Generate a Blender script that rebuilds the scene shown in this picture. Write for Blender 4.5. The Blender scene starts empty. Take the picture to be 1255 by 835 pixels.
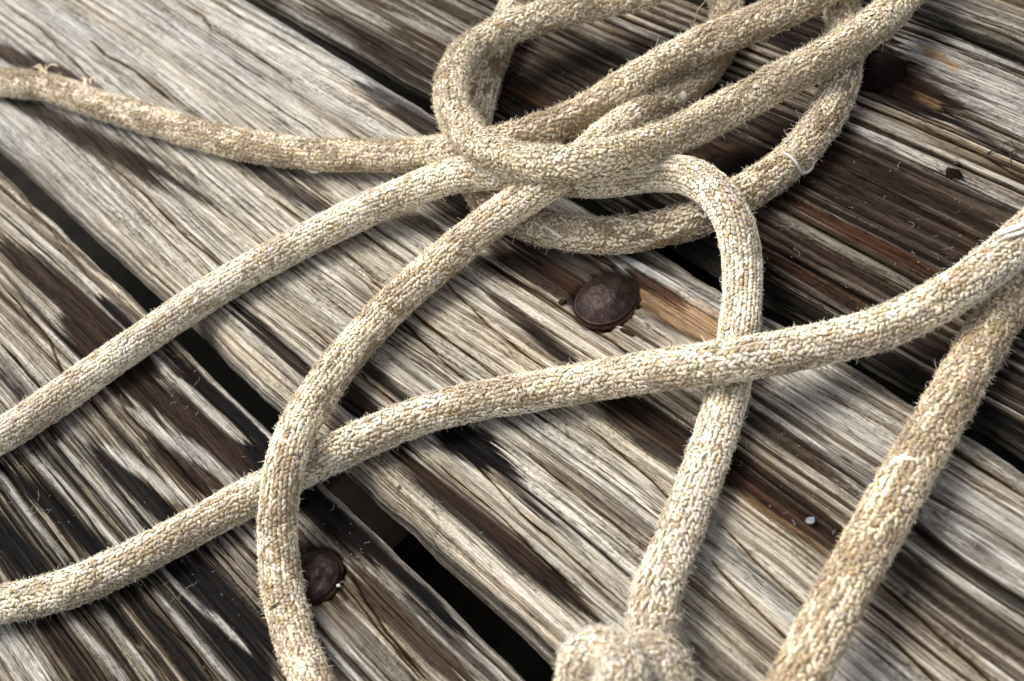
import bpy, math
import numpy as np
from mathutils import Vector, Matrix

sc = bpy.context.scene
COL = sc.collection
R = math.radians

# ------------------------------------------------------------------ camera
PW, PH = 1255.0, 835.0
FPX = 1600.0
H = 0.35847                       # height of the lens above the deck, metres
CX, CY = PW / 2, PH / 2
_n = np.array([0.45, 1.0]); _n /= np.hypot(*_n)
_off = -(_n @ (np.array([-1100.0, -850.0]) - np.array([CX, CY])))
DN = np.array([_n[0], _n[1], _off / FPX]); DN /= np.linalg.norm(DN)     # down, in camera axes (x right, y down, z forward)
D1 = np.array([-1100.0 - CX, -850.0 - CY, FPX]); D1 /= np.linalg.norm(D1)  # along the planks, away from the lens
D2 = np.cross(DN, D1)
M = np.array([-D1, D2, -DN])      # camera axes -> world axes
cam = bpy.data.cameras.new('camera'); camo = bpy.data.objects.new('camera', cam); COL.objects.link(camo)
camo.matrix_world = Matrix((
    (M[0, 0], -M[0, 1], -M[0, 2], 0), (M[1, 0], -M[1, 1], -M[1, 2], 0),
    (M[2, 0], -M[2, 1], -M[2, 2], H), (0, 0, 0, 1)))
cam.sensor_width = 36; cam.lens = FPX / PW * 36
cam.clip_start = 0.01; cam.clip_end = 100
cam.dof.use_dof = True; cam.dof.focus_distance = 0.462; cam.dof.aperture_fstop = 13
sc.camera = camo
EYE = np.array([0, 0, H])

# ------------------------------------------------------------------ sky and sun (soft daylight, from the far left)
SUN_EL, SUN_AZ = 57.0, 190.0      # azimuth: direction towards the sun, degrees from +X
w = bpy.data.worlds.new('World'); sc.world = w; w.use_nodes = True
nt = w.node_tree; bg = nt.nodes['Background']
sky = nt.nodes.new('ShaderNodeTexSky'); sky.sky_type = 'NISHITA'; sky.sun_disc = False
sky.sun_elevation = R(SUN_EL); sky.sun_rotation = R(90 - SUN_AZ)
sky.air_density = 0.8; sky.dust_density = 3.0; sky.ozone_density = 0.4
hsv = nt.nodes.new('ShaderNodeHueSaturation'); hsv.inputs['Saturation'].default_value = .35   # thin even cloud
nt.links.new(sky.outputs[0], hsv.inputs['Color']); nt.links.new(hsv.outputs[0], bg.inputs[0]); bg.inputs[1].default_value = 0.078
sl = bpy.data.lights.new('sun', 'SUN'); sl.energy = 1.25; sl.angle = R(30); sl.color = (1, .95, .87)
so = bpy.data.objects.new('sun', sl); COL.objects.link(so)
so.rotation_euler = (R(90 - SUN_EL), 0, R(SUN_AZ + 90))
sc.view_settings.view_transform = 'Standard'; sc.view_settings.look = 'None'
sc.view_settings.exposure = 1.48; sc.view_settings.gamma = 1

# ------------------------------------------------------------------ helpers
def at(px, py, z=0.0):
    r = M @ np.array([px - CX, py - CY, FPX])
    return EYE + r * ((z - H) / r[2])

def tag(o, label=None, cat=None, group=None, kind=None):
    if label: o['label'] = label
    if cat: o['category'] = cat
    if group: o['group'] = group
    if kind: o['kind'] = kind
    return o

def mesh_obj(name, verts, faces, mat, parent=None, col=None, smooth=True, grain=None):
    """verts (n,3) array, faces (m,3) or (m,4) array or list of such arrays, col (n,3) linear colours"""
    me = bpy.data.meshes.new(name)
    if not isinstance(faces, list): faces = [faces]
    faces = [np.asarray(f, np.int32) for f in faces if len(f)]
    loops = np.concatenate([f.ravel() for f in faces])
    tot = np.concatenate([np.full(len(f), f.shape[1], np.int32) for f in faces])
    start = np.concatenate([[0], np.cumsum(tot)[:-1]]).astype(np.int32)
    me.vertices.add(len(verts)); me.vertices.foreach_set('co', np.asarray(verts, np.float32).ravel())
    me.loops.add(len(loops)); me.loops.foreach_set('vertex_index', loops)
    me.polygons.add(len(tot)); me.polygons.foreach_set('loop_start', start); me.polygons.foreach_set('loop_total', tot)
    me.polygons.foreach_set('use_smooth', np.full(len(tot), smooth, bool))
    if col is not None:
        a = me.color_attributes.new('Col', 'FLOAT_COLOR', 'POINT')
        c = np.ones((len(verts), 4), np.float32); c[:, :3] = col
        a.data.foreach_set('color', c.ravel())
    if grain is not None:
        a = me.attributes.new('Grain', 'FLOAT_VECTOR', 'POINT'); a.data.foreach_set('vector', np.asarray(grain, np.float32).ravel())
    me.update(); me.validate()
    me.materials.append(mat)
    o = bpy.data.objects.new(name, me); COL.objects.link(o)
    if parent: o.parent = parent
    return o

class Noise:
    def __init__(s, seed):
        s.t = np.random.RandomState(seed).rand(512, 512).astype(np.float32)
    def __call__(s, x, y):            # smooth value noise, 0..1
        x = np.asarray(x, np.float32); y = np.asarray(y, np.float32)
        xi = np.floor(x).astype(np.int64); yi = np.floor(y).astype(np.int64)
        fx = x - xi; fy = y - yi
        fx = fx * fx * (3 - 2 * fx); fy = fy * fy * (3 - 2 * fy)
        # shift each cell row so that the 512 tile never shows
        a = s.t[xi & 511, yi & 511]; b = s.t[(xi + 1) & 511, yi & 511]
        c = s.t[xi & 511, (yi + 1) & 511]; d = s.t[(xi + 1) & 511, (yi + 1) & 511]
        return (a * (1 - fx) + b * fx) * (1 - fy) + (c * (1 - fx) + d * fx) * fy
    def fbm(s, x, y, n=4):
        v = 0; a = 1; t = 0
        for i in range(n):
            v = v + a * s(x * 2 ** i + 37.3 * i, y * 2 ** i + 11.7 * i); t += a; a *= .55
        return v / t

def sst(a, b, x):
    t = np.clip((x - a) / (b - a), 0, 1); return t * t * (3 - 2 * t)

# ------------------------------------------------------------------ materials
def new_mat(name):
    m = bpy.data.materials.new(name); m.use_nodes = True
    return m, m.node_tree, m.node_tree.nodes['Principled BSDF']

def N(t, typ, **kw):
    n = t.nodes.new(typ)
    for k, v in kw.items():
        if k.startswith('i_'): n.inputs[k[2:].replace('_', ' ')].default_value = v
        else: setattr(n, k, v)
    return n

def wood_material(seed):
    m, t, b = new_mat('weathered_wood')
    L = t.links.new
    tc = N(t, 'ShaderNodeAttribute', attribute_name='Grain'); at_ = N(t, 'ShaderNodeAttribute', attribute_name='Col')
    def noise(sx, sy, sc_, det, ro=.6):
        mp = N(t, 'ShaderNodeMapping'); mp.inputs['Scale'].default_value = (sx, sy, 1); L(tc.outputs['Vector'], mp.inputs['Vector'])
        n = N(t, 'ShaderNodeTexNoise'); n.inputs['Scale'].default_value = sc_; n.inputs['Detail'].default_value = det; n.inputs['Roughness'].default_value = ro
        L(mp.outputs[0], n.inputs['Vector']); return n.outputs[0]
    def rng(x, a, b_, c, d):
        r = N(t, 'ShaderNodeMapRange'); r.inputs['From Min'].default_value = a; r.inputs['From Max'].default_value = b_; r.inputs['To Min'].default_value = c; r.inputs['To Max'].default_value = d
        L(x, r.inputs[0]); return r.outputs[0]
    def mul(x, y):
        k = N(t, 'ShaderNodeMath', operation='MULTIPLY'); L(x, k.inputs[0]); L(y, k.inputs[1]); return k.outputs[0]
    n1 = noise(1, 34, 62, 7, .70)             # fibres
    n2 = noise(1, 3, 800, 4, .7)              # pores and dust
    n3 = noise(1, 34, 26, 3, .5)              # hairline checks follow the level set of a long noise
    ab = N(t, 'ShaderNodeMath', operation='SUBTRACT'); L(n3, ab.inputs[0]); ab.inputs[1].default_value = .5
    ab2 = N(t, 'ShaderNodeMath', operation='ABSOLUTE'); L(ab.outputs[0], ab2.inputs[0])
    hair = rng(ab2.outputs[0], .002, .018, .22, 1.0)
    n4 = noise(1, 8, 14, 2)                    # where hairlines are open
    msk = rng(n4, .36, .50, 0, 1)
    mx = N(t, 'ShaderNodeMix'); L(msk, mx.inputs[0]); mx.inputs[2].default_value = 1.0; L(hair, mx.inputs[3])
    # a second, finer family of checks
    n5 = noise(1, 44, 48, 2, .5)
    ac = N(t, 'ShaderNodeMath', operation='SUBTRACT'); L(n5, ac.inputs[0]); ac.inputs[1].default_value = .47
    ac2 = N(t, 'ShaderNodeMath', operation='ABSOLUTE'); L(ac.outputs[0], ac2.inputs[0])
    fine = rng(ac2.outputs[0], .004, .026, .42, 1.0)
    # mildew: grey pepper in clumps
    n6 = noise(1, 1.7, 520, 5, .75); n7 = noise(1, 5, 24, 3, .6)
    mil = rng(n6, .50, .60, 1.0, .48); mk = rng(n7, .47, .60, 0, 1)
    mm = N(t, 'ShaderNodeMix'); L(mk, mm.inputs[0]); mm.inputs[2].default_value = 1.0; L(mil, mm.inputs[3])
    k = mul(mul(rng(n1, .34, .66, .52, 1.34), rng(n2, .32, .68, .74, 1.22)), mul(mx.outputs[0], mul(fine, mm.outputs[0])))
    vm = N(t, 'ShaderNodeVectorMath', operation='SCALE'); L(at_.outputs['Color'], vm.inputs[0]); L(k, vm.inputs['Scale'])
    L(vm.outputs[0], b.inputs['Base Color'])
    ad = N(t, 'ShaderNodeMath', operation='MULTIPLY_ADD'); L(n2, ad.inputs[0]); ad.inputs[1].default_value = .4; L(n1, ad.inputs[2])
    ad2 = N(t, 'ShaderNodeMath', operation='MULTIPLY_ADD'); L(mx.outputs[0], ad2.inputs[0]); ad2.inputs[1].default_value = .7; L(ad.outputs[0], ad2.inputs[2])
    bp = N(t, 'ShaderNodeBump'); bp.inputs['Strength'].default_value = .7; bp.inputs['Distance'].default_value = .0007
    L(ad2.outputs[0], bp.inputs['Height']); L(bp.outputs[0], b.inputs['Normal'])
    b.inputs['Roughness'].default_value = .85; b.inputs['Specular IOR Level'].default_value = .10
    return m

def rope_material():
    m, t, b = new_mat('braided_cotton')
    L = t.links.new
    tc = N(t, 'ShaderNodeTexCoord'); at_ = N(t, 'ShaderNodeAttribute', attribute_name='Col')
    n2 = N(t, 'ShaderNodeTexNoise'); n2.inputs['Scale'].default_value = 2300; n2.inputs['Detail'].default_value = 3
    L(tc.outputs['Object'], n2.inputs['Vector'])
    r2 = N(t, 'ShaderNodeMapRange'); r2.inputs['From Min'].default_value = .3; r2.inputs['From Max'].default_value = .7; r2.inputs['To Min'].default_value = .75; r2.inputs['To Max'].default_value = 1.22
    L(n2.outputs[0], r2.inputs[0])
    vm = N(t, 'ShaderNodeVectorMath', operation='SCALE'); L(at_.outputs['Color'], vm.inputs[0]); L(r2.outputs[0], vm.inputs['Scale'])
    L(vm.outputs[0], b.inputs['Base Color'])
    bp = N(t, 'ShaderNodeBump'); bp.inputs['Strength'].default_value = .5; bp.inputs['Distance'].default_value = .0003
    L(n2.outputs[0], bp.inputs['Height']); L(bp.outputs[0], b.inputs['Normal'])
    b.inputs['Roughness'].default_value = .85; b.inputs['Specular IOR Level'].default_value = .2
    b.inputs['Sheen Weight'].default_value = .05; b.inputs['Sheen Roughness'].default_value = .5
    return m

def rust_material():
    m, t, b = new_mat('rusted_iron')
    L = t.links.new
    tc = N(t, 'ShaderNodeTexCoord')
    n1 = N(t, 'ShaderNodeTexNoise'); n1.inputs['Scale'].default_value = 210; n1.inputs['Detail'].default_value = 8; n1.inputs['Roughness'].default_value = .7
    L(tc.outputs['Object'], n1.inputs['Vector'])
    n2 = N(t, 'ShaderNodeTexNoise'); n2.inputs['Scale'].default_value = 1200; n2.inputs['Detail'].default_value = 6
    L(tc.outputs['Object'], n2.inputs['Vector'])
    cr = N(t, 'ShaderNodeValToRGB'); e = cr.color_ramp.elements
    e[0].position = .33; e[0].color = (.007, .004, .004, 1); e[1].position = .72; e[1].color = (.085, .062, .060, 1)
    k = e.new(.5); k.color = (.024, .012, .009, 1)
    k = e.new(.6); k.color = (.045, .026, .022, 1)
    L(n1.outputs[0], cr.inputs[0]); L(cr.outputs[0], b.inputs['Base Color'])
    bp = N(t, 'ShaderNodeBump'); bp.inputs['Strength'].default_value = .5; bp.inputs['Distance'].default_value = .0006
    ad = N(t, 'ShaderNodeMath', operation='MULTIPLY_ADD'); L(n2.outputs[0], ad.inputs[0]); ad.inputs[1].default_value = .4; L(n1.outputs[0], ad.inputs[2])
    bp.inputs['Strength'].default_value = .9
    L(ad.outputs[0], bp.inputs['Height']); L(bp.outputs[0], b.inputs['Normal'])
    b.inputs['Metallic'].default_value = .55; b.inputs['Roughness'].default_value = .46
    return m

def plain_material(name, c, scale=400, rough=.85, lo=.6, hi=1.4):
    m, t, b = new_mat(name); L = t.links.new
    tc = N(t, 'ShaderNodeTexCoord'); n1 = N(t, 'ShaderNodeTexNoise'); n1.inputs['Scale'].default_value = scale; n1.inputs['Detail'].default_value = 6
    L(tc.outputs['Object'], n1.inputs['Vector'])
    cr = N(t, 'ShaderNodeValToRGB'); e = cr.color_ramp.elements
    e[0].position = .3; e[0].color = (*[x * lo for x in c], 1); e[1].position = .7; e[1].color = (*[x * hi for x in c], 1)
    L(n1.outputs[0], cr.inputs[0]); L(cr.outputs[0], b.inputs['Base Color'])
    bp = N(t, 'ShaderNodeBump'); bp.inputs['Strength'].default_value = .6; bp.inputs['Distance'].default_value = .001
    L(n1.outputs[0], bp.inputs['Height']); L(bp.outputs[0], b.inputs['Normal'])
    b.inputs['Roughness'].default_value = rough; b.inputs['Specular IOR Level'].default_value = .06
    return m

ROPE = rope_material(); RUST = rust_material()
SOIL = plain_material('damp_soil', (.011, .010, .0075), 60)
BEAM = plain_material('old_beam_wood', (.016, .012, .009), 90)
BARK = plain_material('dark_bark', (.05, .042, .03), 500)
SHADED_IRON = plain_material('shaded_corroded_iron', (.009, .0055, .0045), 500, .9)  # near-black corroded iron, darkened for the shading over two of the bolts
CHIP = plain_material('rust_stained_wood', (.035, .019, .011), 600)
WHITE = plain_material('white_lint', (.6, .58, .55), 900, .8, .8, 1.1)

# ------------------------------------------------------------------ ground under the deck and the beam that carries it
g = 9.0
gx, gy = np.meshgrid(np.linspace(-1.4, .6, 60), np.linspace(-.6, 1.2, 60), indexing='ij')
nz = Noise(3)
gv = np.stack([gx, gy, -0.22 + .03 * nz.fbm(gx * 14, gy * 14, 4)], -1).reshape(-1, 3)
i = np.arange(59 * 60).reshape(59, 60)[:, :59].ravel()
gf = np.stack([i, i + 60, i + 61, i + 1], 1)
tag(mesh_obj('ground', gv, gf, SOIL), kind='structure')

def box_mesh(name, c, s, mat, bev=.004, parent=None):
    import bmesh
    bm = bmesh.new(); bmesh.ops.create_cube(bm, size=1)
    for v in bm.verts: v.co = Vector((v.co.x * s[0] + c[0], v.co.y * s[1] + c[1], v.co.z * s[2] + c[2]))
    bmesh.ops.bevel(bm, geom=list(bm.edges), offset=bev, segments=3, affect='EDGES')
    me = bpy.data.meshes.new(name); bm.to_mesh(me); bm.free(); me.materials.append(mat)
    o = bpy.data.objects.new(name, me); COL.objects.link(o)
    if parent: o.parent = parent
    return o
beam = box_mesh('support_beam', (-.298, .19, -.098), (.048, .72, .12), BEAM)
tag(beam, 'dark rough timber beam crossing under the planks, glimpsed through the gap below the crossing ropes', 'beam')

# ------------------------------------------------------------------ bolts: px of centre, radius, height, tilt
BOLTS = [
    (741, 364, .0115, 0), (380, 703, .0095, 1), (897, 207, .0098, 2), (1074, 82, .0098, 2)]
BW = [at(b[0], b[1], .002) for b in BOLTS]

# ------------------------------------------------------------------ planks
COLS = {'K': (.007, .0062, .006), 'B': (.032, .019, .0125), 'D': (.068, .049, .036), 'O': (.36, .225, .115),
        'W': (.66, .61, .52), 'G': (.46, .435, .39), 'R': (.060, .026, .014), 'S': (.25, .22, .185)}
# stain / wear / shaded edge streaks along the grain: (x0,y0,x1,y1, width px, colour, strength)
STREAKS = {
 'left': [
  (-30, 545, 330, 880, 150, 'K', .9), (-60, 600, 250, 890, 110, 'K', .9),
  (-10, 285, 200, 470, 30, 'B', 1), (70, 385, 200, 505, 40, 'B', 1), (185, 470, 335, 600, 36, 'B', 1),
  (125, 365, 180, 425, 15, 'K', 1), (200, 430, 345, 560, 20, 'K', 1), (300, 540, 400, 625, 30, 'K', 1),
  (222, 470, 292, 536, 9, 'G', 1),
  (0, 330, 90, 430, 6, 'K', .8), (0, 450, 60, 520, 10, 'K', .6), (20, 480, 80, 540, 8, 'D', .9),
  (-10, 560, 150, 700, 24, 'K', 1), (-30, 620, 60, 715, 34, 'K', 1), (110, 545, 225, 650, 20, 'K', 1),
  (60, 545, 130, 610, 12, 'K', .8), (185, 540, 280, 610, 24, 'B', 1), (150, 500, 260, 590, 8, 'D', .8),
  (-20, 560, 85, 700, 8, 'G', 1), (25, 545, 145, 672, 9, 'G', 1), (75, 545, 180, 660, 8, 'G', 1),
  (125, 545, 245, 625, 12, 'G', 1), (215, 535, 300, 600, 12, 'G', .9), (160, 500, 250, 570, 10, 'G', 1),
  (205, 680, 345, 845, 56, 'K', 1), (200, 700, 305, 795, 6, 'G', .9), (110, 735, 195, 840, 8, 'G', 1),
  (80, 750, 160, 845, 9, 'G', .9), (-30, 745, 62, 850, 36, 'G', 1), (188, 725, 292, 845, 6, 'G', .9), (40, 760, 110, 845, 14, 'B', .9),
  (255, 655, 335, 755, 18, 'S', .95), (130, 735, 170, 790, 10, 'K', 1), (215, 700, 260, 750, 8, 'K', .9),
  (352, 588, 470, 690, 34, 'K', 1), (360, 640, 460, 745, 15, 'G', 1), (425, 640, 560, 770, 14, 'K', 1), (455, 700, 560, 800, 9, 'G', .9),
  (560, 790, 640, 860, 12, 'G', .8), (350, 650, 520, 800, 16, 'R', .7), (430, 700, 580, 850, 30, 'D', 1), (335, 640, 420, 740, 40, 'B', .9),
  (410, 740, 500, 840, 20, 'S', .9), (500, 735, 610, 840, 12, 'K', .8), (385, 745, 430, 800, 10, 'G', .8),
 ],
 'mid': [
  (-120, -20, 200, 140, 120, 'G', .6), (150, 20, 420, 165, 90, 'G', .5), (0, 130, 120, 260, 46, 'G', .6),
  (-60, 45, 110, 105, 20, 'D', 1), (-60, 70, 60, 150, 18, 'K', .8), (30, 130, 280, 262, 26, 'D', .95), (80, 150, 200, 225, 14, 'B', .9), (150, 180, 260, 250, 9, 'K', .7),
  (150, 165, 250, 225, 7, 'B', .7), (285, 190, 430, 272, 18, 'B', .9), (330, 195, 400, 235, 10, 'K', .6),
  (438, 103, 560, 172, 22, 'K', .85), (470, 130, 560, 180, 14, 'B', .9), (500, 215, 660, 310, 40, 'D', .9), (470, 250, 640, 350, 14, 'D', .6), (540, 240, 660, 300, 16, 'K', .7),
  (195, 215, 390, 360, 10, 'W', .8), (250, 225, 360, 300, 14, 'W', .8), (380, 370, 560, 500, 14, 'W', .6), (420, 400, 500, 470, 8, 'W', .7), (480, 300, 640, 420, 12, 'W', .5),
  (282, 368, 430, 500, 16, 'K', 1), (290, 385, 400, 480, 10, 'B', .9), (400, 455, 500, 550, 26, 'B', 1), (405, 480, 470, 530, 12, 'K', 1),
  (470, 545, 735, 765, 24, 'B', 1), (490, 575, 620, 680, 12, 'K', .6), (600, 670, 700, 740, 12, 'K', .7), (520, 490, 620, 580, 26, 'B', .9),
  (560, 520, 650, 590, 26, 'K', 1), (535, 525, 610, 575, 30, 'K', 1), (545, 530, 590, 565, 20, 'K', 1), (590, 560, 680, 640, 12, 'B', .9), (640, 610, 720, 670, 8, 'K', .8),
  (440, 440, 530, 515, 12, 'K', .9), (470, 430, 560, 500, 9, 'D', .7), (420, 340, 520, 420, 10, 'D', .7),
  (605, 365, 720, 460, 18, 'D', 1), (640, 395, 705, 450, 12, 'K', .7), (600, 300, 730, 370, 34, 'B', .95), (575, 285, 690, 345, 16, 'D', .9), (560, 300, 640, 355, 10, 'K', .6),
  (640, 300, 800, 360, 34, 'B', .8), (660, 320, 860, 440, 26, 'R', .6), (755, 340, 960, 450, 44, 'O', .9), (770, 330, 840, 375, 20, 'R', .9), (860, 390, 960, 445, 16, 'O', .8), (790, 385, 870, 425, 6, 'K', .7),
  (775, 390, 860, 440, 12, 'W', .9), (690, 385, 790, 450, 10, 'G', .9), (700, 280, 880, 350, 14, 'D', .9), (750, 300, 880, 365, 7, 'K', .7), (820, 325, 980, 408, 11, 'G', .9), (840, 350, 950, 405, 5, 'K', .8),
  (735, 480, 905, 590, 50, 'B', 1), (860, 540, 1060, 690, 52, 'B', 1), (900, 500, 1030, 590, 26, 'D', 1), (905, 475, 1010, 540, 10, 'K', .7), (860, 560, 1000, 650, 10, 'R', .8), (900, 600, 1030, 690, 8, 'O', .5), (780, 540, 900, 610, 12, 'K', .7),
  (1060, 660, 1290, 805, 34, 'B', .85), (1080, 690, 1290, 830, 12, 'D', .8), (1080, 600, 1290, 765, 18, 'K', .9), (1120, 640, 1230, 715, 12, 'B', .9), (1040, 700, 1200, 800, 16, 'R', .5), (980, 540, 1090, 600, 14, 'B', .7),
  (970, 470, 1120, 560, 34, 'G', .9), (1100, 560, 1290, 680, 30, 'G', .7), (1120, 600, 1290, 700, 8, 'D', .5),
  (610, 545, 790, 715, 13, 'W', 1), (575, 545, 790, 722, 5, 'K', 1), (640, 550, 830, 680, 12, 'D', .75), (700, 550, 830, 650, 12, 'W', .9), (560, 560, 700, 690, 12, 'W', .6), (690, 500, 800, 580, 8, 'W', .9),
  (860, 620, 1000, 750, 12, 'W', .8), (850, 660, 960, 770, 14, 'W', .8), (880, 660, 1010, 770, 5, 'K', .8), (870, 740, 960, 820, 12, 'D', .7), (850, 790, 930, 860, 24, 'D', .8),
  (430, 590, 800, 910, 14, 'D', .8), (410, 572, 760, 882, 9, 'K', .6),
 ],
 'right': [
  (300, -20, 760, 240, 150, 'D', .6), (500, 40, 1290, 440, 190, 'B', .9), (560, 90, 1200, 400, 120, 'B', .8), (900, 120, 1300, 360, 70, 'B', .5), (380, 10, 560, 110, 22, 'B', .9), (460, 10, 620, 75, 8, 'G', .7), (330, 0, 430, 55, 12, 'G', .9), (360, 20, 480, 90, 8, 'B', .9), (395, -10, 480, 35, 10, 'G', .8), (520, -5, 640, 50, 10, 'D', .8),
  (420, 35, 540, 120, 14, 'B', .9), (560, 60, 700, 150, 40, 'B', 1), (600, 90, 690, 145, 12, 'R', .9), (620, 120, 760, 190, 20, 'K', .9), (700, 30, 860, 110, 12, 'S', .8), (620, 40, 800, 130, 10, 'D', .9), (740, 20, 860, 75, 8, 'G', .7), (780, 60, 900, 130, 16, 'K', .8), (900, 20, 1060, 95, 30, 'K', .9),
  (330, 12, 560, 140, 12, 'K', .8), (520, 130, 900, 330, 18, 'K', .9), (650, 190, 900, 330, 30, 'K', .9), (840, 300, 1300, 560, 34, 'K', .9), (820, 260, 950, 330, 30, 'K', .8),  # this row and the next: shaded lower-left plank side put into the colour
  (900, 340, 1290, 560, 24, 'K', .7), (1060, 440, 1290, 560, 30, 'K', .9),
  (860, 180, 960, 230, 26, 'K', .9), (930, 225, 1170, 350, 14, 'R', .95), (1000, 265, 1110, 320, 10, 'R', .9), (900, 290, 1060, 375, 12, 'R', .7), (1020, 180, 1290, 320, 16, 'B', .9), (1080, 200, 1290, 300, 12, 'D', .8), (1150, 270, 1260, 330, 8, 'R', .8),
  (960, 265, 1120, 350, 9, 'S', .8), (1010, 330, 1140, 400, 7, 'S', .7), (900, 240, 990, 290, 6, 'S', .6), (1040, 155, 1290, 275, 9, 'G', .9), (1030, 125, 1160, 190, 7, 'G', .8), (1050, 140, 1150, 185, 6, 'S', .7),
  (1110, 55, 1330, 165, 60, 'G', 1), (1150, 90, 1330, 205, 30, 'G', .8), (1150, 130, 1290, 215, 10, 'S', .9),
  (1000, 60, 1170, 150, 46, 'K', 1), (1100, 95, 1175, 138, 18, 'K', .9), (1120, 125, 1245, 193, 13, 'K', .9), (1130, 60, 1180, 90, 10, 'O', .9), (1130, 88, 1215, 125, 6, 'B', .8), (1120, 115, 1155, 132, 8, 'O', .6), (1180, 75, 1290, 122, 5, 'D', .8), (1150, 40, 1290, 100, 5, 'D', .8), (1160, 95, 1290, 150, 4, 'K', .5),
 ],
 'far': [(1100, -30, 1330, 70, 40, 'S', .8), (1150, 25, 1330, 92, 14, 'K', .8), (1140, 0, 1250, 35, 9, 'G', .6), (1180, -20, 1300, 20, 12, 'B', .8)],
}
# visible checks in the wood: polylines in px with width in mm
CRACKS = {
 'left': [([(0, 210), (60, 280), (118, 350)], .3), ([(0, 345), (60, 415), (82, 470)], .9), ([(0, 420), (40, 465), (78, 505)], .9), ([(150, 500), (215, 565), (270, 630)], .8), ([(262, 672), (330, 745), (350, 800)], .9), ([(225, 462), (300, 530), (320, 560)], .5),
          ([(420, 690), (470, 770), (525, 840)], 1.0), ([(360, 640), (440, 740), (520, 840)], .8), ([(165, 575), (225, 640), (260, 680)], .7), ([(20, 555), (100, 650), (140, 700)], .6), ([(180, 745), (240, 800), (262, 840)], .6)],
 'mid': [([(0, 0), (55, 40), (105, 90), (160, 150)], .7), ([(110, 48), (130, 68), (165, 87), (215, 128)], 1.1), ([(215, 0), (250, 20), (258, 35), (310, 66), (360, 100)], .9), ([(120, 190), (180, 240), (222, 285), (300, 350)], .8), ([(300, 20), (380, 70), (470, 130)], .4),
         ([(330, 240), (400, 290), (470, 350)], .6), ([(440, 330), (520, 395), (620, 470), (670, 520)], .9), ([(450, 350), (540, 440), (600, 490)], .7), ([(595, 320), (680, 372), (782, 441), (820, 470)], 1.1), ([(525, 325), (600, 400), (690, 470)], .6), ([(380, 400), (450, 465), (520, 520)], .8),
         ([(560, 545), (640, 630), (720, 700), (770, 745)], .9), ([(520, 555), (620, 640), (700, 720), (740, 755)], .7), ([(650, 560), (730, 625), (810, 690)], .6), ([(720, 520), (800, 590), (850, 640)], .7), ([(870, 685), (920, 740), (980, 800)], 1.0), ([(880, 640), (960, 720), (1050, 800)], .8), ([(1060, 700), (1130, 760), (1230, 850)], .9), ([(1040, 740), (1100, 790), (1160, 850)], .8),
         ([(1020, 465), (1100, 505), (1180, 560), (1290, 630)], .8), ([(1000, 480), (1060, 510), (1120, 545)], .6), ([(840, 330), (900, 365), (980, 410)], .5), ([(790, 395), (850, 440), (900, 470)], .5), ([(300, 180), (350, 215), (420, 262)], .7)],
 'right': [([(420, 30), (520, 90), (560, 120)], .8), ([(600, 30), (700, 85), (820, 150)], .8), ([(950, 250), (1060, 310), (1200, 390)], .8), ([(940, 300), (1050, 360), (1150, 415)], .9), ([(1130, 45), (1200, 75), (1290, 115)], .7), ([(1120, 150), (1200, 190), (1290, 240)], .8), ([(1000, 190), (1100, 240), (1200, 295)], .8), ([(900, 340), (1000, 395), (1060, 430)], 1.0)],
 'far': [([(1180, 20), (1290, 65)], .9)],
}

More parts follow.
